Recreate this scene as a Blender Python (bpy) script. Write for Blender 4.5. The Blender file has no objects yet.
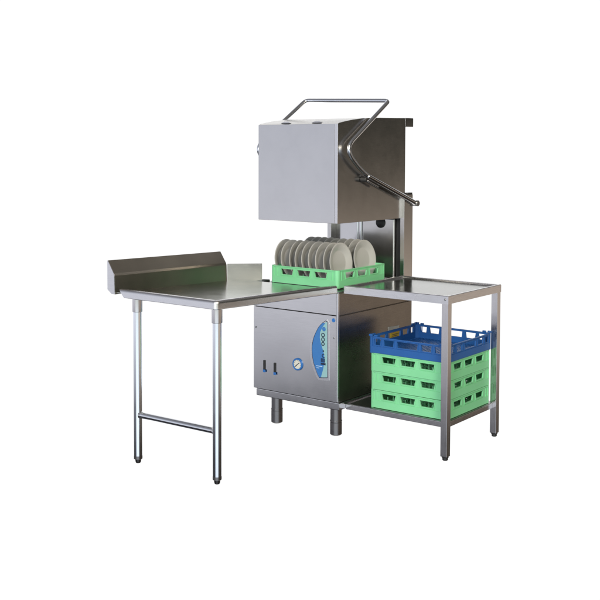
import bpy, bmesh, math, random
from mathutils import Vector, Matrix
random.seed(7)
sc = bpy.context.scene
COL = sc.collection
R = math.radians

# ------------------------------------------------------------------ materials
def newmat(name):
    m = bpy.data.materials.new(name); m.use_nodes = True
    nt = m.node_tree
    return m, nt, nt.nodes['Principled BSDF']

def steel(name, base, rough, brush=(1, 1, 60), bump=0.02, smudge=0.10, wave=0.0):
    m, nt, p = newmat(name)
    N, L = nt.nodes, nt.links
    p.inputs['Metallic'].default_value = 1.0
    tc = N.new('ShaderNodeTexCoord')
    mp = N.new('ShaderNodeMapping'); mp.inputs['Scale'].default_value = brush
    L.new(tc.outputs['Object'], mp.inputs['Vector'])
    n1 = N.new('ShaderNodeTexNoise'); n1.inputs['Scale'].default_value = 14; n1.inputs['Detail'].default_value = 4
    L.new(mp.outputs['Vector'], n1.inputs['Vector'])
    n2 = N.new('ShaderNodeTexNoise'); n2.inputs['Scale'].default_value = 5; n2.inputs['Detail'].default_value = 5
    n2.inputs['Roughness'].default_value = 0.6
    L.new(tc.outputs['Object'], n2.inputs['Vector'])
    mr = N.new('ShaderNodeMapRange')
    mr.inputs['From Min'].default_value = 0.3; mr.inputs['From Max'].default_value = 0.7
    mr.inputs['To Min'].default_value = max(.04, rough - 0.05); mr.inputs['To Max'].default_value = rough + 0.07
    add = N.new('ShaderNodeMath'); add.operation = 'MULTIPLY_ADD'
    add.inputs[1].default_value = 0.4
    L.new(n1.outputs['Fac'], add.inputs[0]); 
    sc2 = N.new('ShaderNodeMath'); sc2.operation = 'MULTIPLY'; sc2.inputs[1].default_value = 0.6
    L.new(n2.outputs['Fac'], sc2.inputs[0]); L.new(sc2.outputs[0], add.inputs[2])
    L.new(add.outputs[0], mr.inputs['Value']); L.new(mr.outputs['Result'], p.inputs['Roughness'])
    cr = N.new('ShaderNodeMix'); cr.data_type = 'RGBA'
    cr.inputs['A'].default_value = (*[c * (1 - smudge) for c in base], 1)
    cr.inputs['B'].default_value = (*[min(1, c * (1 + smudge)) for c in base], 1)
    L.new(n2.outputs['Fac'], cr.inputs['Factor']); L.new(cr.outputs['Result'], p.inputs['Base Color'])
    b = N.new('ShaderNodeBump'); b.inputs['Strength'].default_value = bump; b.inputs['Distance'].default_value = 0.002
    L.new(n1.outputs['Fac'], b.inputs['Height'])
    if wave:
        n3 = N.new('ShaderNodeTexNoise'); n3.inputs['Scale'].default_value = 2.6; n3.inputs['Detail'].default_value = 1
        L.new(tc.outputs['Object'], n3.inputs['Vector'])
        b2 = N.new('ShaderNodeBump'); b2.inputs['Strength'].default_value = wave; b2.inputs['Distance'].default_value = 0.02
        L.new(n3.outputs['Fac'], b2.inputs['Height']); L.new(b2.outputs['Normal'], b.inputs['Normal'])
    L.new(b.outputs['Normal'], p.inputs['Normal'])
    return m

def plain(name, base, rough, spec=0.5, var=0.12, scale=20, sss=0.0, coat=0.0):
    m, nt, p = newmat(name)
    N, L = nt.nodes, nt.links
    tc = N.new('ShaderNodeTexCoord')
    n = N.new('ShaderNodeTexNoise'); n.inputs['Scale'].default_value = scale; n.inputs['Detail'].default_value = 4
    L.new(tc.outputs['Object'], n.inputs['Vector'])
    cr = N.new('ShaderNodeMix'); cr.data_type = 'RGBA'
    cr.inputs['A'].default_value = (*[c * (1 - var) for c in base], 1)
    cr.inputs['B'].default_value = (*[min(1, c * (1 + var)) for c in base], 1)
    L.new(n.outputs['Fac'], cr.inputs['Factor']); L.new(cr.outputs['Result'], p.inputs['Base Color'])
    mr = N.new('ShaderNodeMapRange'); mr.inputs['To Min'].default_value = max(.03, rough - .08); mr.inputs['To Max'].default_value = rough + .08
    L.new(n.outputs['Fac'], mr.inputs['Value']); L.new(mr.outputs['Result'], p.inputs['Roughness'])
    p.inputs['Specular IOR Level'].default_value = spec
    p.inputs['Coat Weight'].default_value = coat
    if sss:
        p.inputs['Subsurface Weight'].default_value = sss
        p.inputs['Subsurface Radius'].default_value = (.01, .02, .01)
    return m

M = {}
M['steel'] = steel('brushed_stainless', (.62, .61, .61), .16, (1, 1, 40), .008, .10, .10)
M['steel_h'] = steel('brushed_stainless_side', (.60, .585, .57), .20, (1, 1, 40), .012, .10, .07)
M['steel_body'] = steel('dim_reflection_side', (.29, .26, .23), .28, (1, 1, 40), .02, .12, .04)  # cabinet side: dark brown reflections put into the base colour
M['steel_splash'] = steel('dim_reflection_splash', (.27, .245, .21), .40, (1, 1, 40), .015, .15, .04)  # splashback colour lowered to paint in dim reflections and mute the racks' green
M['steel_top'] = steel('worn_stainless_top', (.46, .47, .44), .20, (30, 1, 1), .012, .14, .05)
M['steel_tube'] = steel('polished_tube', (.78, .80, .84), .13, (1, 1, .2), .01, .08)
M['steel_rim'] = steel('stainless_rim', (.74, .73, .74), .24, (1, 1, 20), .04, .10)
M['steel_dark'] = steel('dull_stainless', (.36, .36, .36), .30, (1, 1, 30), .04, .15)
M['steel_rack_post'] = steel('stainless_post', (.62, .60, .60), .19, (30, 30, 1), .02, .12)
M['shelf_top'] = steel('dimmed_scuffed_top', (.25, .255, .24), .16, (30, 1, 1), .012, .35, .06)  # mottled, on a base darkened to offset the white backdrop it mirrors
M['black'] = plain('black_rubber', (.018, .018, .018), .45)
M['foot_dark'] = steel('dark_chromed_leg', (.22, .21, .21), .28, (1, 1, 30), .03, .15)
M['green'] = plain('mint_green_plastic', (.22, .63, .32), .40, .45, .11, 7, .12)
M['blue'] = plain('royal_blue_plastic', (.017, .10, .33), .40, .45, .10, 12)
M['blue_trim'] = plain('bright_blue_plastic', (.025, .15, .46), .3)
M['panel_blue'] = plain('panel_blue_print', (.03, .17, .46), .25, .5, .08, 30, 0, .4)
M['panel_aqua'] = plain('panel_pale_aqua_print', (.27, .48, .49), .25, .5, .06, 30, 0, .4)
M['panel_ice'] = plain('panel_ice_blue_print', (.45, .62, .80), .25)
M['ink'] = plain('dark_ink', (.012, .02, .05), .4)
M['dial'] = plain('dial_face', (.72, .70, .60), .35)
M['ceramic'] = plain('glazed_stoneware', (.50, .495, .48), .22, .5, .06, 9, 0, .25)
M['paper'] = plain('white_label_paper', (.62, .58, .52), .6)
M['yellow'] = plain('yellow_label', (.75, .50, .03), .5)

# ------------------------------------------------------------------ helpers
def bx(bm, x0, x1, y0, y1, z0, z1, bev=0.0, seg=2):
    vs = [bm.verts.new((x, y, z)) for x in (x0, x1) for y in (y0, y1) for z in (z0, z1)]
    f = [(0, 1, 3, 2), (4, 6, 7, 5), (0, 4, 5, 1), (2, 3, 7, 6), (0, 2, 6, 4), (1, 5, 7, 3)]
    fs = [bm.faces.new([vs[i] for i in q]) for q in f]
    if bev:
        es = list({e for q in fs for e in q.edges})
        bmesh.ops.bevel(bm, geom=es, offset=bev, segments=seg, affect='EDGES', profile=.5)

def prism(bm, pts, fn, t0, t1, bev=0):
    """outline pts (a,b) -> fn(a,b,t) placed at t0 and t1"""
    A = [bm.verts.new(fn(a, b, t0)) for a, b in pts]
    B = [bm.verts.new(fn(a, b, t1)) for a, b in pts]
    n = len(pts); fs = [bm.faces.new(A[::-1]), bm.faces.new(B)]
    for i in range(n):
        fs.append(bm.faces.new((A[i], A[(i + 1) % n], B[(i + 1) % n], B[i])))
    if bev:
        es = list({e for q in fs for e in q.edges})
        bmesh.ops.bevel(bm, geom=es, offset=bev, segments=2, affect='EDGES', profile=.5)

def holed(bm, outer, holes, fn, t0, t1):
    """flat wall with holes: outlines in (a,b), thickness from t0 to t1"""
    for t in (t0, t1):
        edges = []
        for loop in [outer] + holes:
            vs = [bm.verts.new(fn(a, b, t)) for a, b in loop]
            edges += [bm.edges.new((vs[i], vs[(i + 1) % len(vs)])) for i in range(len(vs))]
        bmesh.ops.triangle_fill(bm, use_beauty=True, use_dissolve=False, edges=edges)
    for loop in [outer] + holes:
        n = len(loop)
        for i in range(n):
            a, b = loop[i]; c, d = loop[(i + 1) % n]
            bm.faces.new([bm.verts.new(fn(*q)) for q in ((a, b, t0), (c, d, t0), (c, d, t1), (a, b, t1))])

def cyl(bm, p0, p1, r0, r1=None, seg=24, bev=0):
    p0, p1 = Vector(p0), Vector(p1); r1 = r0 if r1 is None else r1
    d = (p1 - p0).normalized(); u = d.orthogonal().normalized(); v = d.cross(u)
    prof = [(0, r0), (1, r1)]
    L = (p1 - p0).length
    if bev:
        k = bev / L
        prof = [(0, r0 - bev), (k, r0), (1 - k, r1), (1, r1 - bev)]
    rings = []
    for s, r in prof:
        c = p0.lerp(p1, s)
        rings.append([bm.verts.new(c + (u * math.cos(2 * math.pi * i / seg) + v * math.sin(2 * math.pi * i / seg)) * r) for i in range(seg)])
    for a, b in zip(rings, rings[1:]):
        for i in range(seg): bm.faces.new((a[i], a[(i + 1) % seg], b[(i + 1) % seg], b[i]))
    bm.faces.new(rings[0][::-1]); bm.faces.new(rings[-1])

def round_path(pts, rad, n=7):
    pts = [Vector(p) for p in pts]; out = [pts[0]]
    for i in range(1, len(pts) - 1):
        a, b, c = pts[i - 1], pts[i], pts[i + 1]
        da, dc = (a - b).normalized(), (c - b).normalized()
        r = rad[i] if isinstance(rad, (list, tuple)) else rad
        r = min(r, (a - b).length * .48, (c - b).length * .48)
        s, e = b + da * r, b + dc * r
        for k in range(n + 1):
            t = k / n; out.append(s * (1 - t) ** 2 + b * 2 * t * (1 - t) + e * t * t)
    out.append(pts[-1]); return out

def tube(bm, pts, r, seg=16):
    pts = [Vector(p) for p in pts]
    d = (pts[1] - pts[0]).normalized(); u = d.orthogonal().normalized()
    rings = []
    for i, p in enumerate(pts):
        t = (pts[min(i + 1, len(pts) - 1)] - pts[max(i - 1, 0)]).normalized()
        u = (u - t * u.dot(t)).normalized(); v = t.cross(u)
        rings.append([bm.verts.new(p + (u * math.cos(2 * math.pi * k / seg) + v * math.sin(2 * math.pi * k / seg)) * r) for k in range(seg)])
    for a, b in zip(rings, rings[1:]):
        for i in range(seg): bm.faces.new((a[i], a[(i + 1) % seg], b[(i + 1) % seg], b[i]))
    bm.faces.new(rings[0][::-1]); bm.faces.new(rings[-1])

def lathe(bm, prof, mat=Matrix(), seg=48):
    rings = []
    for r, z in prof:
        if r < 1e-6: rings.append([bm.verts.new(mat @ Vector((0, 0, z)))])
        else: rings.append([bm.verts.new(mat @ Vector((r * math.cos(2 * math.pi * i / seg), r * math.sin(2 * math.pi * i / seg), z))) for i in range(seg)])
    for a, b in zip(rings, rings[1:]):
        for i in range(seg):
            q = ([a[0]] if len(a) == 1 else [a[i], a[(i + 1) % seg]]) + ([b[0]] if len(b) == 1 else [b[(i + 1) % seg], b[i]])
            bm.faces.new(q)

def sweep(bm, path, prof):
    """profile (out, up) swept along a horizontal-ish path with mitred corners; out = to the right of travel"""
    P = [Vector(p) for p in path]; rings = []
    for i, p in enumerate(P):
        def nrm(a, b):
            d = (b - a); d.z = 0; d.normalize(); return Vector((d.y, -d.x, 0))
        if i == 0: o = nrm(P[0], P[1])
        elif i == len(P) - 1: o = nrm(P[-2], P[-1])
        else:
            a, b = nrm(P[i - 1], P[i]), nrm(P[i], P[i + 1]); o = a + b; o = o / (o.dot(a))
        rings.append([bm.verts.new(p + o * x + Vector((0, 0, z))) for x, z in prof])
    n = len(prof)
    for a, b in zip(rings, rings[1:]):
        for i in range(n): bm.faces.new((a[i], a[(i + 1) % n], b[(i + 1) % n], b[i]))
    bm.faces.new(rings[0][::-1]); bm.faces.new(rings[-1])

def world_loc(o):
    v = Vector((0, 0, 0))
    while o is not None:
        v += o.location; o = o.parent
    return v

def obj(name, bm, mat, parent=None, smooth=40, origin=None):
    bmesh.ops.recalc_face_normals(bm, faces=bm.faces[:])
    off = Vector(origin) if origin is not None else Vector((0, 0, 0))
    base = world_loc(parent) if parent else Vector((0, 0, 0))
    bmesh.ops.translate(bm, verts=bm.verts[:], vec=-(base + off))
    me = bpy.data.meshes.new(name); bm.to_mesh(me); bm.free()
    me.materials.append(mat)
    if smooth:
        me.shade_smooth(); me.set_sharp_from_angle(angle=R(smooth))
    o = bpy.data.objects.new(name, me); COL.objects.link(o)
    o.location = off
    if parent: o.parent = parent
    if smooth:
        wn = o.modifiers.new('weighted', 'WEIGHTED_NORMAL'); wn.keep_sharp = True; wn.weight = 80
    return o

def thing(name, label, cat, loc=(0, 0, 0), group=None):
    o = bpy.data.objects.new(name, None); COL.objects.link(o)
    o.empty_display_size = .05
    o.location = loc; o['label'] = label; o['category'] = cat
    if group: o['group'] = group
    return o

def copy_tree(o, parent=None):
    c = o.copy(); COL.objects.link(c)
    if parent: c.parent = parent
    for ch in list(o.children): copy_tree(ch, c)
    return c

B = bmesh.new

# ------------------------------------------------------------------ floor: a thin clear sheet with a faint veil, over the white surroundings
m, nt, p = newmat('clear_sheet')
nt.nodes.remove(p)
tr = nt.nodes.new('ShaderNodeBsdfTransparent'); tr.inputs['Color'].default_value = (1, 1, 1, 1)
df = nt.nodes.new('ShaderNodeBsdfDiffuse'); df.inputs['Color'].default_value = (.9, .9, .9, 1)
mx = nt.nodes.new('ShaderNodeMixShader'); mx.inputs[0].default_value = .012
nt.links.new(tr.outputs[0], mx.inputs[1]); nt.links.new(df.outputs[0], mx.inputs[2])
nt.links.new(mx.outputs[0], nt.nodes['Material Output'].inputs['Surface'])
bm = B()
vs = [bm.verts.new(q) for q in ((-.75, -1.45, 0), (1.75, -1.45, 0), (1.75, 1.25, 0), (-.75, 1.25, 0))]
bm.faces.new(vs)
fl = obj('floor', bm, m, None, 0); fl['kind'] = 'structure'; fl['label'] = 'nearly clear sheet under the machine and tables, white surroundings showing through'

# ------------------------------------------------------------------ dishwashing machine
W, D = .63, .79
mach = thing('dishwasher', 'stainless steel pass-through dishwasher with its square hood raised above a rack of plates', 'dishwasher', (W / 2, D / 2, 0))

# cabinet: upper tank band and lower body, open tank in the top
bm = B()
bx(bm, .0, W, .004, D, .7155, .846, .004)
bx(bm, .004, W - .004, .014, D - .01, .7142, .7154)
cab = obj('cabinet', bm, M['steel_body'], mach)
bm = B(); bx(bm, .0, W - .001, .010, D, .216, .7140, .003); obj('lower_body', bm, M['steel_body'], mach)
bm = B()                                    # tank rim
holed(bm, [(.004, .008), (W - .004, .008), (W - .004, .70), (.004, .70)], [[(.07, .07), (W - .07, .07), (W - .07, .62), (.07, .62)]], lambda a, b, t: (a, b, t), .8465, .853)
obj('tank_rim', bm, M['steel_dark'], mach)
for y in (.09, .53):
    bm = B(); bx(bm, .06, W - .06, y, y + .02, .8533, .8605, .002); obj('rack_guide', bm, M['steel_dark'], mach)
bm = B(); bx(bm, .0, .05, .03, .09, .8533, .872, .004); obj('corner_buffer', bm, M['black'], mach)
bm = B(); bx(bm, .0, W - .012, -.004, .006, .7175, .846, .003)
obj('upper_panel', bm, M['steel'], mach)
bm = B(); bx(bm, .0, W - .012, -.005, .006, .219, .7155, .002)
front = obj('front_panel', bm, M['steel'], mach)
bm = B(); bx(bm, W - .011, W + .0015, -.006, .008, .219, .846, .004)
obj('corner_strip', bm, M['steel_rim'], mach)
for x, z in ((.603, .588), (.019, .589)):
    bm = B(); cyl(bm, (x, -.0045, z), (x, -.008, z), .0055, bev=.001); obj('screw', bm, M['steel_dark'], front)
bm = B(); bx(bm, .012, W + .003, .006, D - .02, .172, .2145, .004)
obj('plinth', bm, M['steel'], mach)
for x in (.102, .547):
    for y in (.095, .69):
        bm = B(); cyl(bm, (x, y, .075), (x, y, .172), .034)
        lg = obj('leg', bm, M['foot_dark'], mach)
        bm = B(); cyl(bm, (x, y, .0), (x, y, .082), .0355, bev=.006); cyl(bm, (x, y, .082), (x, y, .087), .0365)
        obj('foot', bm, M['foot_dark'], lg)

# control panel: bowed blue window with its light rim
F = lambda a, b, t: (a, t, b)
arc = [(.556, .676), (.542, .680), (.524, .668), (.506, .652), (.490, .632), (.477, .609), (.464, .583), (.456, .560), (.450, .530), (.449, .500), (.452, .465), (.460, .432), (.469, .408), (.478, .388), (.489, .366), (.502, .349), (.53, .352), (.558, .356)]
cx, cy = .515, .515
bez = [(cx + (a - cx) * 1.22 + (.004 if a > .52 else -.004), cy + (b - cy) * 1.075 - .004) for a, b in arc]
bez[0] = (.5705, .668); bez[1] = (.556, .690)
bm = B(); holed(bm, bez, [arc], F, -.0075, -.0045)
cp = obj('control_panel', bm, M['steel_rim'], mach)
curve = [(.541, .668), (.520, .640), (.505, .612), (.503, .58), (.510, .55), (.522, .52), (.533, .49), (.537, .46), (.534, .43), (.526, .395), (.512, .3515)]
left = [q for q in arc[2:16]]
bm = B(); prism(bm, left + curve[::-1], F, -.0066, -.0052)
obj('blue_field', bm, M['panel_blue'], cp)
bm = B(); prism(bm, [(.556, .674), (.543, .676)] + curve + [(.530, .3525), (.556, .3565)], F, -.0064, -.0052)
obj('pale_field', bm, M['panel_aqua'], cp)
def ring(bm, x, z, r, w, y0=-.0078, y1=-.006, k0=0, k1=24):
    n = 24
    ang = [2 * math.pi * k / n + .6 for k in range(k0, k1 + 1)]
    o = [(x + r * math.cos(a), z + r * math.sin(a)) for a in ang]
    i = [(x + (r - w) * math.cos(a), z + (r - w) * math.sin(a)) for a in ang]
    for k in range(len(ang) - 1):
        prism(bm, [o[k], o[k + 1], i[k + 1], i[k]], F, y0, y1)
bm = B(); cyl(bm, (.533, -.006, .633), (.533, -.009, .633), .0125, bev=.001); obj('button', bm, M['panel_blue'], cp)
for x, z, r, w_, k0, k1 in ((.526, .598, .0125, .0045, 0, 24), (.526, .572, .0125, .0045, 0, 24), (.526, .547, .0115, .0045, 0, 24), (.529, .505, .005, .0048, 0, 24), (.531, .478, .012, .0045, 2, 19)):
    bm = B(); ring(bm, x, z, r, w_, k0=k0, k1=k1); obj('icon', bm, M['ink'], cp)
for k in range(4):
    bm = B(); bx(bm, .512 + k * .0078, .5168 + k * .0078, -.0078, -.006, .440, .463); obj('icon_bar', bm, M['ink'], cp)
bm = B(); bx(bm, .511, .545, -.0078, -.006, .425, .436); obj('icon_bar', bm, M['ink'], cp)
for q in ((.478, .522, -.0078, -.006, .4125, .4165), (.4795, .500, -.0078, -.006, .402, .4045)):
    bm = B(); bx(bm, *q); obj('print_line', bm, M['panel_ice'], cp)
gk = [(cx + (a - cx) * 1.05, cy + (b - cy) * 1.018) for a, b in arc]
bm = B(); holed(bm, gk, [arc], F, -.0079, -.0074); obj('gasket', bm, M['ink'], cp)
# small blue maker's dot, thermometer, two switches
bm = B(); cyl(bm, (.599, -.004, .690), (.599, -.0075, .690), .0115, bev=.001)
obj('badge', bm, M['blue_trim'], mach)
bm = B()
Ry = Matrix.Translation((.342, -.005, .405)) @ Matrix.Rotation(R(90), 4, 'X')
lathe(bm, [(.0, 0), (.0365, 0), (.0365, .006), (.0345, .0085), (.0285, .0085), (.027, .005), (0, .005)], Ry)
th = obj('thermometer', bm, M['blue_trim'], mach)
bm = B(); lathe(bm, [(0, .0052), (.0268, .0052), (.0268, .0062), (0, .0062)], Ry); obj('dial', bm, M['dial'], th)
bm = B()
prism(bm, [(.322, .391), (.326, .387), (.359, .415), (.357, .418)], F, -.0122, -.0112)
for k in range(9):
    a = R(-40 + k * 32.5); c, s = math.cos(a), math.sin(a)
    prism(bm, [(.342 + c * .0245 - s * .001, .405 + s * .0245 + c * .001), (.342 + c * .0245 + s * .001, .405 + s * .0245 - c * .001), (.342 + c * .021 + s * .001, .405 + s * .021 - c * .001), (.342 + c * .021 - s * .001, .405 + s * .021 + c * .001)], F, -.0122, -.0112)
obj('needle', bm, M['ink'], th)
for x in (.087, .168):
    z1 = .397 - (x - .087) * .07
    bm = B(); bx(bm, x - .007, x + .007, -.011, -.004, z1 - .066, z1, .002)
    sw = obj('switch', bm, M['black'], mach)
    bm = B(); bx(bm, x - .006, x + .013, -.0135, -.0112, z1 - .072, z1 - .056, .001)
    obj('switch_lamp', bm, M['blue_trim'], sw)
# labels on the right side of the cabinet
Sx = lambda a, b, t: (t, a, b)
bm = B(); prism(bm, [(.515, .556), (.640, .550), (.640, .577), (.515, .583)], Sx, W - .0005, W + .0015); obj('label_plate', bm, M['paper'], mach)
bm = B(); prism(bm, [(.545, .500), (.665, .497), (.665, .540), (.545, .540)], Sx, W - .0005, W + .0015)
lp = obj('label_plate', bm, M['yellow'], mach); lp['label'] = 'yellow warning label'
for k in range(3):
    bm = B(); bx(bm, W + .0012, W + .0022, .560, .60 + .02 * k, .509 + .009 * k, .512 + .009 * k); obj('print_line', bm, M['ink'], lp)

# back column: two channel posts, back panel, inner cover, tubes
for (x0, x1, y1) in ((.035, .067, .768), (.600, .630, .79)):
    bm = B(); bx(bm, x0, x1, .69, y1, .8535, 1.386, .003)
    po = obj('post', bm, M['steel_h'], mach)
    bm = B(); bx(bm, x0 + .002, x1 - .002, .735, y1 - .002, 1.3862, 1.396, .002); obj('post_cap', bm, M['black'], po)
bm = B(); bx(bm, .0675, .5995, .742, .785, .8535, 1.386, .003); obj('back_panel', bm, M['steel'], mach)
bm = B(); bx(bm, .10, .50, .742, .780, 1.3862, 1.80, .003); obj('lift_housing', bm, M['steel_dark'], mach)
bm = B(); bx(bm, .300, .548, .705, .7415, .8535, 1.236, .012, 3); obj('inner_cover', bm, M['steel_h'], mach)
bm = B(); bx(bm, .552, .597, .722, .7415, .8535, 1.236, .002); obj('guide_channel', bm, M['black'], mach)
for x in (.262, .288):
    bm = B(); tube(bm, [(x, .715, .8535), (x, .715, 1.236)], .008); obj('riser_tube', bm, M['steel_tube'], mach)
bm = B()
lathe(bm, [(0, 0), (.034, 0), (.034, .006), (.026, .012), (.0, .014)], Matrix.Translation((.445, .706, 1.203)) @ Matrix.Rotation(R(90), 4, 'X'))
obj('spray_hub', bm, M['black'], mach)

# hood: open-bottomed shell with a lowered front edge
X0, X1, Y0, Y1, ZB = .022, .610, .016, .728, 1.2388
top = [(Y0, 1.806), (.032, 1.812), (.081, 1.821), (.15, 1.832), (.27, 1.845), (.44, 1.853), (Y1, 1.860)]
bm = B()
prism(bm, [(Y0, ZB)] + top + [(Y1, ZB), (Y1 - .006, ZB), (Y1 - .006, 1.80), (Y0 + .006, 1.79), (Y0 + .006, ZB)], lambda a, b, t: (t, a, b), X0 + .004, X1 - .004)
prism(bm, [(Y0, ZB)] + top + [(Y1, ZB)], lambda a, b, t: (t, a, b), X1 - .0035, X1, .0015)
prism(bm, [(Y0, ZB)] + top + [(Y1, ZB)], lambda a, b, t: (t, a, b), X0, X0 + .0035, .0015)
hood = obj('hood', bm, M['steel_h'], mach, 30)
bm = B(); bx(bm, X0 + .001, X1 - .022, Y0 - .004, Y0 - .0005, ZB + .001, 1.8055, .0014)
obj('hood_front', bm, M['steel'], mach)
bm = B(); bx(bm, X1 - .020, X1 + .001, Y0 - .005, Y0 - .0005, ZB + .001, 1.8055, .0018)
obj('hood_corner_strip', bm, M['steel_rim'], mach)
bm = B()
bx(bm, X0 + .01, X1 + .0008, Y1 + .0006, .820, 1.806, 1.862, .004)
obj('hood_bracket', bm, M['steel_dark'], mach)
for x in (.215, .445):
    bm = B(); prism(bm, [(.0, 0), (.028, .009), (.055, .009), (.075, 0)], lambda a, b, t: (x - .04 + a, t, 1.8145 + b), .035, .060)
    obj('hood_bump', bm, M['steel_h'], hood)  # low raised steel piece near the hood's front top edge

# lifting handle: bent lever on each side joined by the front bar
xr, xl = .640, -.032
def arm(x, dz=0):
    return [(x, .80, 1.330), (x, .225, 1.520), (x, .038, 1.665), (x, .495, 1.962 + dz)]
left_arm = arm(xl); left_arm[3] = (xl, .540, 1.978)
path = arm(xr, -.006) + left_arm[::-1]
bm = B()
tube(bm, round_path(path, [0, .13, .10, .035, .035, .10, .13, 0], 9), .0122)
han = obj('handle', bm, M['steel_tube'], mach, 60)
for x in (xr, xl):
    bm = B(); cyl(bm, (x, .80, 1.330), (x, .262, 1.508), .0162, bev=.003); obj('sleeve', bm, M['steel_rack_post'], han)
    bm = B(); s = 1 if x > .3 else -1
    cyl(bm, (x - .030 * s, .805, 1.328), (x + .022 * s, .805, 1.328), .019, bev=.003); obj('pivot', bm, M['steel_dark'], han)
    bm = B()
    cyl(bm, (x - .030 * s, .247, 1.487), (x + .010 * s, .247, 1.487), .0165, bev=.004)
    obj('knob', bm, M['black'], han)
    bm = B(); cyl(bm, (x + .002 * s, .258, 1.481), (x + .002 * s, .375, 1.440), .0075, bev=.002); obj('stop_rod', bm, M['steel_tube'], han)

# ------------------------------------------------------------------ left drain table
def zt(y): return .919 + (.8905 - .919) * (y + .99) / .99
tab = thing('drain_table', 'stainless steel drain table with tall splashback on two round legs, left of the dishwasher', 'table', (.25, -.5, 0))
ZI = .021
bm = B()
plan = [(-.118, -.985), (.607, -.985), (.607, -.008), (.012, -.008), (.012, .0), (-.118, -.125)]
prism(bm, plan, lambda a, b, t: (a, b, zt(b) - ZI + t), -.004, 0)
obj('tabletop', bm, M['steel_top'], tab)
prof = [(-.030, -.020), (-.018, -.004), (-.010, .0), (.004, .0), (.011, -.003), (.0145, -.010), (.0155, -.016), (.0170, -.038), (.0165, -.043), (.013, -.045), (.009, -.043), (.004, -.026)]
bm = B()
path = [(-.076, -.985, zt(-.99))] + [(.5965 + .012 * math.sin(R(g)), -.973 - .012 * math.cos(R(g)), zt(-.98)) for g in range(0, 91, 10)] + [(.6085, -.006, zt(0))]
sweep(bm, path, prof)
for v in bm.verts:
    if v.co.x < -.05: v.co.x += max(0, (zt(-.99) - v.co.z)) * 1.0
obj('rolled_rim', bm, M['steel_rim'], tab, 50)
# splashback
def spl(a, b, t): return (a, t, b + (zt(t) - zt(-.99)) * .75)
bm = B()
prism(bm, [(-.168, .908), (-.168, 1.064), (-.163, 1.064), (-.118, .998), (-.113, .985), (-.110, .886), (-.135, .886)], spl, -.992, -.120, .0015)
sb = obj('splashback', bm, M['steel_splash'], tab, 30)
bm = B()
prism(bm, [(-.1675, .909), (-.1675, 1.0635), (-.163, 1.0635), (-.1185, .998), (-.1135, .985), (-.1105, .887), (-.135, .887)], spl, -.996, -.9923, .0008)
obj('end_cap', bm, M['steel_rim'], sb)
bm = B()
a, b = Vector((-.108, -.121, 0)), Vector((.044, .022, 0))
d = (b - a).normalized(); n = Vector((d.y, -d.x, 0)); L = (b - a).length
Pn = lambda u, v, t: tuple(a + d * u + n * t + Vector((0, 0, v)))
prism(bm, [(0, .868), (L, .868), (L, .974), (0, .974)], Pn, -.002, .002)
prism(bm, [(0, .868), (L, .868), (L, .880), (0, .880)], Pn, .0021, .005)
prism(bm, [(.002, .868), (.010, .868), (.010, .9735), (.002, .9735)], Pn, .0023, .006)
prism(bm, [(0, .969), (L, .969), (L, .9745), (0, .9745)], Pn, -.010, -.0021)
obj('side_splash', bm, M['steel'], tab)
for x in (.022, .5875):
    y = -.958
    bm = B(); cyl(bm, (x, y, .022), (x, y, .83), .0225, seg=32, bev=.002)
    lg = obj('leg', bm, M['steel_tube'], tab, 60)
    bm = B(); cyl(bm, (x, y, .803), (x, y, zt(y) - ZI - .004), .027, seg=32, bev=.002); obj('collar', bm, M['steel_rack_post'], lg, 60)
    bm = B(); cyl(bm, (x, y, 0), (x, y, .024), .014, .017, bev=.003); cyl(bm, (x, y, .022), (x, y, .040), .0228, bev=.001); obj('foot', bm, M['foot_dark'], lg)
bm = B(); cyl(bm, (.030, -.958, .258), (.580, -.958, .263), .0165, seg=32)
obj('cross_brace', bm, M['steel_tube'], tab, 60)
for x in (.022, .5875):
    s = 1 if x < .3 else -1
    bm = B(); cyl(bm, (x + .018 * s, -.958, .258 if s > 0 else .263), (x + .030 * s, -.958, .258 if s > 0 else .263), .019, .0168)
    obj('weld_bead', bm, M['steel_rack_post'], tab)

# ------------------------------------------------------------------ right shelf table
sh = thing('shelf_table', 'square stainless steel table with a low shelf holding stacked racks, right of the dishwasher', 'table', (1.0, .33, 0))
SX0, SX1, SY0, SY1, SZ = .646, 1.325, .028, .641, .888
bm = B()
bx(bm, SX0 + .012, SX1 - .012, SY0 + .012, SY1 - .012, SZ - .016, SZ - .011)
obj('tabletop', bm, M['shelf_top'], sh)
bm = B()
pr = [(-.024, -.0105), (-.020, -.003), (-.014, 0), (-.003, 0), (0, -.003), (0, -.044), (-.003, -.044), (-.006, -.006)]
rect = [(SX0, SY0), (SX1, SY0), (SX1, SY1), (SX0, SY1)]
rings = []
for x, y in rect:
    ox, oy = (1 if x > 1 else -1), (1 if y > .3 else -1)
    rings.append([bm.verts.new((x + ox * o, y + oy * o, SZ + z)) for o, z in pr])
for k in range(4):
    A_, B_ = rings[k], rings[(k + 1) % 4]
    for i in range(len(pr)):
        bm.faces.new((A_[i], B_[i], B_[(i + 1) % len(pr)], A_[(i + 1) % len(pr)]))
obj('apron', bm, M['steel_rim'], sh, 30)
bm = B(); cyl(bm, (1.305, SY0 + .0005, .868), (1.305, SY0 - .003, .868), .006, bev=.001); obj('bolt', bm, M['steel_dark'], sh)
for y0 in (SY0 + .0015, SY1 - .0415):
    x0 = SX1 - .0415
    bm = B(); bx(bm, x0, x0 + .04, y0, y0 + .04, .022, SZ - .0165, .003)
    po = obj('post', bm, M['steel_rack_post'], sh)
    bm = B(); cyl(bm, (x0 + .02, y0 + .02, .0), (x0 + .02, y0 + .02, .022), .0155, bev=.004); cyl(bm, (x0 + .02, y0 + .02, .016), (x0 + .02, y0 + .02, .0218), .019)
    obj('foot', bm, M['black'], po)
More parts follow.
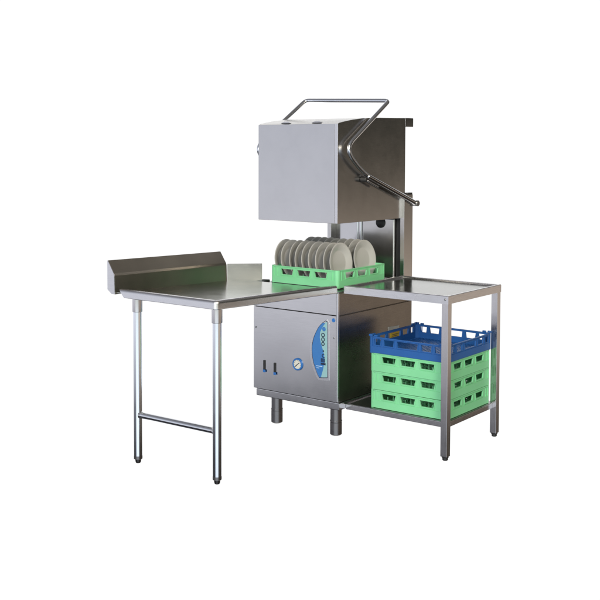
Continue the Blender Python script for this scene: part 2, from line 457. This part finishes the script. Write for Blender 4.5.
bm = B()
zs0, zs1 = .168, .1985
bx(bm, W + .004, SX1 - .03, SY0 + .043, SY0 + .070, zs0, zs1 - .001, .002)
bx(bm, SX0, SX1 - .042, SY1 - .033, SY1 - .003, zs0, zs1 - .001, .002)
bx(bm, SX1 - .055, SX1 - .026, SY0 + .0702, SY1 - .042, zs0, zs1 - .001, .002)
bx(bm, SX0, SX0 + .03, SY0 + .0702, SY1 - .034, zs0, zs1 - .001, .002)
obj('shelf_frame', bm, M['steel_rack_post'], sh)
bm = B(); bx(bm, SX0 + .004, SX1 - .030, SY0 + .047, SY1 - .008, zs1 - .0005, zs1 + .002)
obj('shelf', bm, M['steel_dark'], sh)

# ------------------------------------------------------------------ racks
S = .5
def rack_walls(bm, size, h, slots, zlo, zhi, t=.006, lipz=None, taper=.008, frame=.006):
    """four walls with trapezoid openings, framed, plus base band, lip and corner posts"""
    c = .022
    for k in range(4):
        rot = Matrix.Translation((size / 2, size / 2, 0)) @ Matrix.Rotation(R(90 * k), 4, 'Z') @ Matrix.Translation((-size / 2, -size / 2, 0))
        fn = lambda a, b, tt: tuple(rot @ Vector((a, tt, b)))
        hs, frames = [], []
        for a0, a1 in slots:
            q = [(a0 + taper, zlo), (a1 - taper, zlo), (a1 - taper * .4, zlo + .006), (a1, zhi), (a0, zhi), (a0 + taper * .4, zlo + .006)]
            q = [(a0 + taper, zlo), (a1 - taper, zlo), (a1, zhi), (a0, zhi)]
            hs.append(q)
            frames.append(([(a0 + taper - frame, zlo - frame), (a1 - taper + frame, zlo - frame), (a1 + frame, zhi + frame * .6), (a0 - frame, zhi + frame * .6)], q))
        holed(bm, [(c, 0.004), (size - c, 0.004), (size - c, h - .001), (c, h - .001)], hs, fn, .004, .004 + t)
        for o, i in frames: holed(bm, o, [i], fn, .001, .0038)
        prism(bm, [(c, .002), (size - c, .002), (size - c, zlo - frame - .004), (c, zlo - frame - .004)], fn, .0005, .0039)
        if lipz:
            prism(bm, [(c, h - lipz), (size - c, h - lipz), (size - c, h), (c, h)], fn, .0, .0039)
        for a in (.040, size - .046):
            prism(bm, [(a, zlo - frame - .004), (a + .006, zlo - frame - .004), (a + .006, h - (lipz or 0)), (a, h - (lipz or 0))], fn, .0012, .0041)
        # rounded corner post
        pts = [(0, c + .002)] + [(c * (1 - math.cos(R(g))) * .8, c * (1 - math.sin(R(g))) * .8) for g in (0, 18, 36, 54, 72, 90)] + [(c + .002, 0), (c + .002, .010), (.010, c + .002)]
        A_ = [bm.verts.new(rot @ Vector((x, y, 0))) for x, y in pts]; B_ = [bm.verts.new(rot @ Vector((x, y, h))) for x, y in pts]
        bm.faces.new(A_[::-1]); bm.faces.new(B_)
        for i in range(len(pts)): bm.faces.new((A_[i], A_[(i + 1) % len(pts)], B_[(i + 1) % len(pts)], B_[i]))

def grid(bm, size, n, z0, z1, w):
    st = (size - .03) / n
    for k in range(1, n):
        a = .015 + st * k
        bx(bm, .012, size - .012, a - w / 2, a + w / 2, z0, z1 - .001)
        bx(bm, a - w / 2, a + w / 2, .012, size - .012, z0 + .0005, z1)

def pegs(bm, size, n, z0, h):
    st = (size - .03) / n
    for i in range(1, n):
        for j in range(1, n):
            x, y = .015 + st * i, .015 + st * j
            cyl(bm, (x, y, z0), (x, y, z0 + h), .0045, .003, 6)

GSLOT = [(.078, .172), (.201, .299), (.328, .422)]
def green_rack(loc, label, with_pegs):
    t = thing('dish_rack', label, 'dish rack', loc, 'mint green dish racks')
    base = Vector(loc)
    bm = B(); rack_walls(bm, S, .104, GSLOT, .054, .087, lipz=.006)
    bmesh.ops.translate(bm, verts=bm.verts[:], vec=base); obj('rack_wall', bm, M['green'], t, 30)
    bm = B(); grid(bm, S, 14, .004, .012, .006)
    if with_pegs: pegs(bm, S, 8, .011, .042)
    bmesh.ops.translate(bm, verts=bm.verts[:], vec=base); obj('base_grid', bm, M['green'], t, 0)
    return t
KX, KY, KZ = .785, .094, .2012
r1 = green_rack((KX, KY, KZ), 'mint green plastic dish rack at the bottom of the stack on the low shelf', True)
r2 = copy_tree(r1); r2.location = (KX + .001, KY + .001, KZ + .1042)
r2.rotation_euler.z = R(.35); r2['label'] = 'mint green plastic dish rack second from the bottom of the stack on the shelf'
r3 = copy_tree(r1); r3.location = (KX - .001, KY, KZ + .2084)
r3.rotation_euler.z = R(-.3); r3['label'] = 'mint green plastic dish rack directly under the blue rack in the stack'
rz = .8615
r4 = green_rack((.0807, .0589, rz), 'mint green dish rack full of upright plates, inside the open dishwasher', True)
# blue rack
bz = KZ + .3126
SB = .512
bl = thing('dish_rack', 'royal blue open dish rack on top of the green stack', 'dish rack', (KX - .007, KY - .006, bz))
base = Vector(bl.location)
BS = [(.034, .082), (.100, .168), (.188, .324), (.344, .412), (.430, .478)]
bm = B(); rack_walls(bm, SB, .094, BS, .048, .082, lipz=.006, taper=.005, frame=.005)
for k in range(4):
    rot = Matrix.Translation((SB / 2, SB / 2, 0)) @ Matrix.Rotation(R(90 * k), 4, 'Z') @ Matrix.Translation((-SB / 2, -SB / 2, 0))
    n0 = len(bm.verts); bm.verts.ensure_lookup_table()
    bx(bm, .0005, .024, .0005, .011, .0935, .1055, .003); bx(bm, .0005, .011, .012, .024, .0935, .1055, .003)
    bx(bm, .034, .058, .0005, .010, .0935, .1035, .003); bx(bm, .0005, .010, .034, .058, .0935, .1035, .003)
    bm.verts.ensure_lookup_table()
    bmesh.ops.transform(bm, matrix=rot, verts=bm.verts[n0:])
bmesh.ops.translate(bm, verts=bm.verts[:], vec=base); obj('rack_wall', bm, M['blue'], bl, 30)
bm = B(); grid(bm, SB, 22, .004, .014, .010)
bmesh.ops.translate(bm, verts=bm.verts[:], vec=base); obj('base_grid', bm, M['blue'], bl, 0)

# ------------------------------------------------------------------ plates
bm = B()
rp = .1175
lathe(bm, [(0, .0), (.058, .0), (.062, -.004), (.066, -.003), (.070, .0), (.080, .008), (rp - .006, .0165), (rp - .001, .0185), (rp, .0205), (rp - .003, .0225), (rp - .010, .0205), (.084, .0125), (.074, .0055), (.064, .0035), (0, .0035)],
      Matrix.Rotation(R(90), 4, 'Y'), 56)
plate0 = obj('plate', bm, M['ceramic'], None, 50)
ORD = ['leftmost', 'second from the left', 'third from the left', 'fourth from the left', 'middle', 'fourth from the right', 'third from the right', 'second from the right', 'nearest']
first = True
for row, (yc, zc) in enumerate(((.197, .9935), (.447, .9945))):
    for k in range(9):
        o = plate0 if first else plate0.copy()
        if not first: COL.objects.link(o)
        first = False
        x = .078 + .0508 * k
        o.location = (x + random.uniform(-.002, .002), yc + random.uniform(-.003, .003), zc + random.uniform(-.0015, .0015))
        o.rotation_euler = (random.uniform(-3, 3), R(-5.5 + random.uniform(-1.8, 1.8)), R(random.uniform(-2.5, 2.5)))
        rn = 'front row' if row == 0 else 'back row'
        if k == 8: lb = f'pale grey plate at the right end of the {rn}, its whole face showing'
        else: lb = f'pale grey plate standing edge-on, {ORD[k]} in the {rn}'
        o['label'] = lb; o['category'] = 'plate'; o['group'] = 'plates standing in the green rack'

# ------------------------------------------------------------------ camera
cam = bpy.data.cameras.new('camera'); co = bpy.data.objects.new('camera', cam); COL.objects.link(co); sc.camera = co
yaw, pitch, roll, f = .6265, -.0521, .0051, 993.36
Fw = Vector((-math.sin(yaw) * math.cos(pitch), math.cos(yaw) * math.cos(pitch), math.sin(pitch)))
Rt = Vector((math.cos(yaw), math.sin(yaw), 0)); Up = Rt.cross(Fw)
Rt, Up = Rt * math.cos(roll) + Up * math.sin(roll), Up * math.cos(roll) - Rt * math.sin(roll)
mt = Matrix((Rt, Up, -Fw)).transposed().to_4x4(); mt.translation = (3.9124, -4.5286, 1.6329)
co.matrix_world = mt
cam.sensor_width = 36; cam.lens = f / 600 * 36
cam.shift_x = (300 - 339.75) / 600; cam.shift_y = -(300 - 206.11) / 600
cam.clip_end = 200

# ------------------------------------------------------------------ surroundings: a lit white backdrop behind, a dim hall to the sides
w = bpy.data.worlds.new('World'); sc.world = w; w.use_nodes = True
nt = w.node_tree; N, Lk = nt.nodes, nt.links
bg = N['Background']
tc = N.new('ShaderNodeTexCoord')
sep = N.new('ShaderNodeSeparateXYZ'); Lk.new(tc.outputs['Generated'], sep.inputs[0])
fl2 = N.new('ShaderNodeVectorMath'); fl2.operation = 'MULTIPLY'; fl2.inputs[1].default_value = (1, 1, 0); Lk.new(tc.outputs['Generated'], fl2.inputs[0])
nz = N.new('ShaderNodeVectorMath'); nz.operation = 'NORMALIZE'; Lk.new(fl2.outputs[0], nz.inputs[0])
def dot(v):
    n = N.new('ShaderNodeVectorMath'); n.operation = 'DOT_PRODUCT'; n.inputs[1].default_value = v; Lk.new(nz.outputs[0], n.inputs[0]); return n.outputs['Value']
Fh = (-math.sin(yaw), math.cos(yaw), 0); Rh = (math.cos(yaw), math.sin(yaw), 0)
def smooth(src, a, b, lo=0, hi=1):
    n = N.new('ShaderNodeMapRange'); n.interpolation_type = 'SMOOTHSTEP'
    n.inputs['From Min'].default_value = a; n.inputs['From Max'].default_value = b; n.inputs['To Min'].default_value = lo; n.inputs['To Max'].default_value = hi
    Lk.new(src, n.inputs['Value']); return n.outputs['Result']
def ramp(src, stops):
    mr = N.new('ShaderNodeMapRange'); mr.inputs['From Min'].default_value = -.6; mr.inputs['From Max'].default_value = .6; Lk.new(src, mr.inputs['Value'])
    n = N.new('ShaderNodeValToRGB'); e = n.color_ramp.elements
    for i, (pos, c) in enumerate(stops):
        q = e[i] if i < 2 else e.new((pos + .6) / 1.2)
        q.position = (pos + .6) / 1.2; q.color = (*c, 1)
    Lk.new(mr.outputs['Result'], n.inputs['Fac']); return n.outputs['Color']
def mix(fac, a, b):
    n = N.new('ShaderNodeMix'); n.data_type = 'RGBA'; Lk.new(fac, n.inputs['Factor']); Lk.new(a, n.inputs['A']); Lk.new(b, n.inputs['B']); return n.outputs['Result']
el = sep.outputs['Z']
LEFT = ramp(el, [(-.60, (.03, .03, .035)), (-.36, (.012, .012, .013)), (-.29, (.035, .036, .040)), (-.25, (.15, .156, .176)), (-.205, (.56, .575, .64)), (-.155, (.92, .94, 1.04)), (-.08, (.80, .82, .90)), (.0, (.73, .76, .85)), (.10, (.68, .71, .81)), (.30, (.45, .47, .53)), (.6, (.2, .2, .22))])
RIGHT = ramp(el, [(-.60, (.03, .025, .02)), (-.32, (.035, .028, .022)), (-.27, (.03, .025, .02)), (-.23, (.20, .165, .135)), (-.19, (.60, .50, .415)), (-.13, (.66, .56, .47)), (-.085, (.32, .265, .215)), (-.02, (.085, .076, .062)), (.04, (.04, .04, .034)), (.25, (.05, .05, .045)), (.6, (.16, .15, .14))])
BEH = ramp(el, [(-.60, (.15, .16, .18)), (-.36, (.70, .78, .90)), (-.28, (1.25, 1.38, 1.55)), (-.20, (1.25, 1.38, 1.52)), (-.13, (.80, .87, .82)), (0, (.74, .80, .72)), (.2, (.70, .75, .68)), (.6, (.25, .25, .25))])  # low bluish glow behind the camera, added to brighten the table legs
s = dot(Rh); a_ = dot(Fh)
side = mix(smooth(s, -.25, .45), LEFT, RIGHT)
beh = smooth(a_, -.70, -.93)
side = mix(beh, side, BEH)
rgbw = N.new('ShaderNodeRGB'); rgbw.outputs[0].default_value = (1.06, 1.06, 1.06, 1)
wm = N.new('ShaderNodeMath'); wm.operation = 'MULTIPLY'
Lk.new(smooth(a_, .74, .82), wm.inputs[0]); Lk.new(smooth(el, .70, .52), wm.inputs[1])
c1 = mix(wm.outputs[0], side, rgbw.outputs[0])
Lk.new(c1, bg.inputs['Color']); bg.inputs['Strength'].default_value = 1.0

def area(name, loc, target, size, power, col):
    l = bpy.data.lights.new(name, 'AREA'); l.energy = power; l.size = size; l.color = col; l.shape = 'DISK'
    o = bpy.data.objects.new(name, l); COL.objects.link(o); o.location = loc
    o.rotation_euler = (Vector(target) - Vector(loc)).to_track_quat('-Z', 'Y').to_euler()
area('key_lamp', (3.0, -7.2, 2.9), (.6, 0, .7), 2.2, 330, (.97, .98, 1.0))
area('warm_lamp', (4.9, -2.9, 3.6), (.9, .2, .6), 2.0, 210, (1.0, .90, .72))

# ------------------------------------------------------------------ render settings
sc.view_settings.view_transform = 'Standard'; sc.view_settings.look = 'None'; sc.view_settings.gamma = 1; sc.view_settings.exposure = 0
sc.view_settings.use_curve_mapping = False
sc.render.engine = 'CYCLES'
sc.cycles.max_bounces = 10; sc.cycles.glossy_bounces = 6; sc.cycles.diffuse_bounces = 4
sc.cycles.use_denoising = True
sc.cycles.sample_clamp_indirect = 4
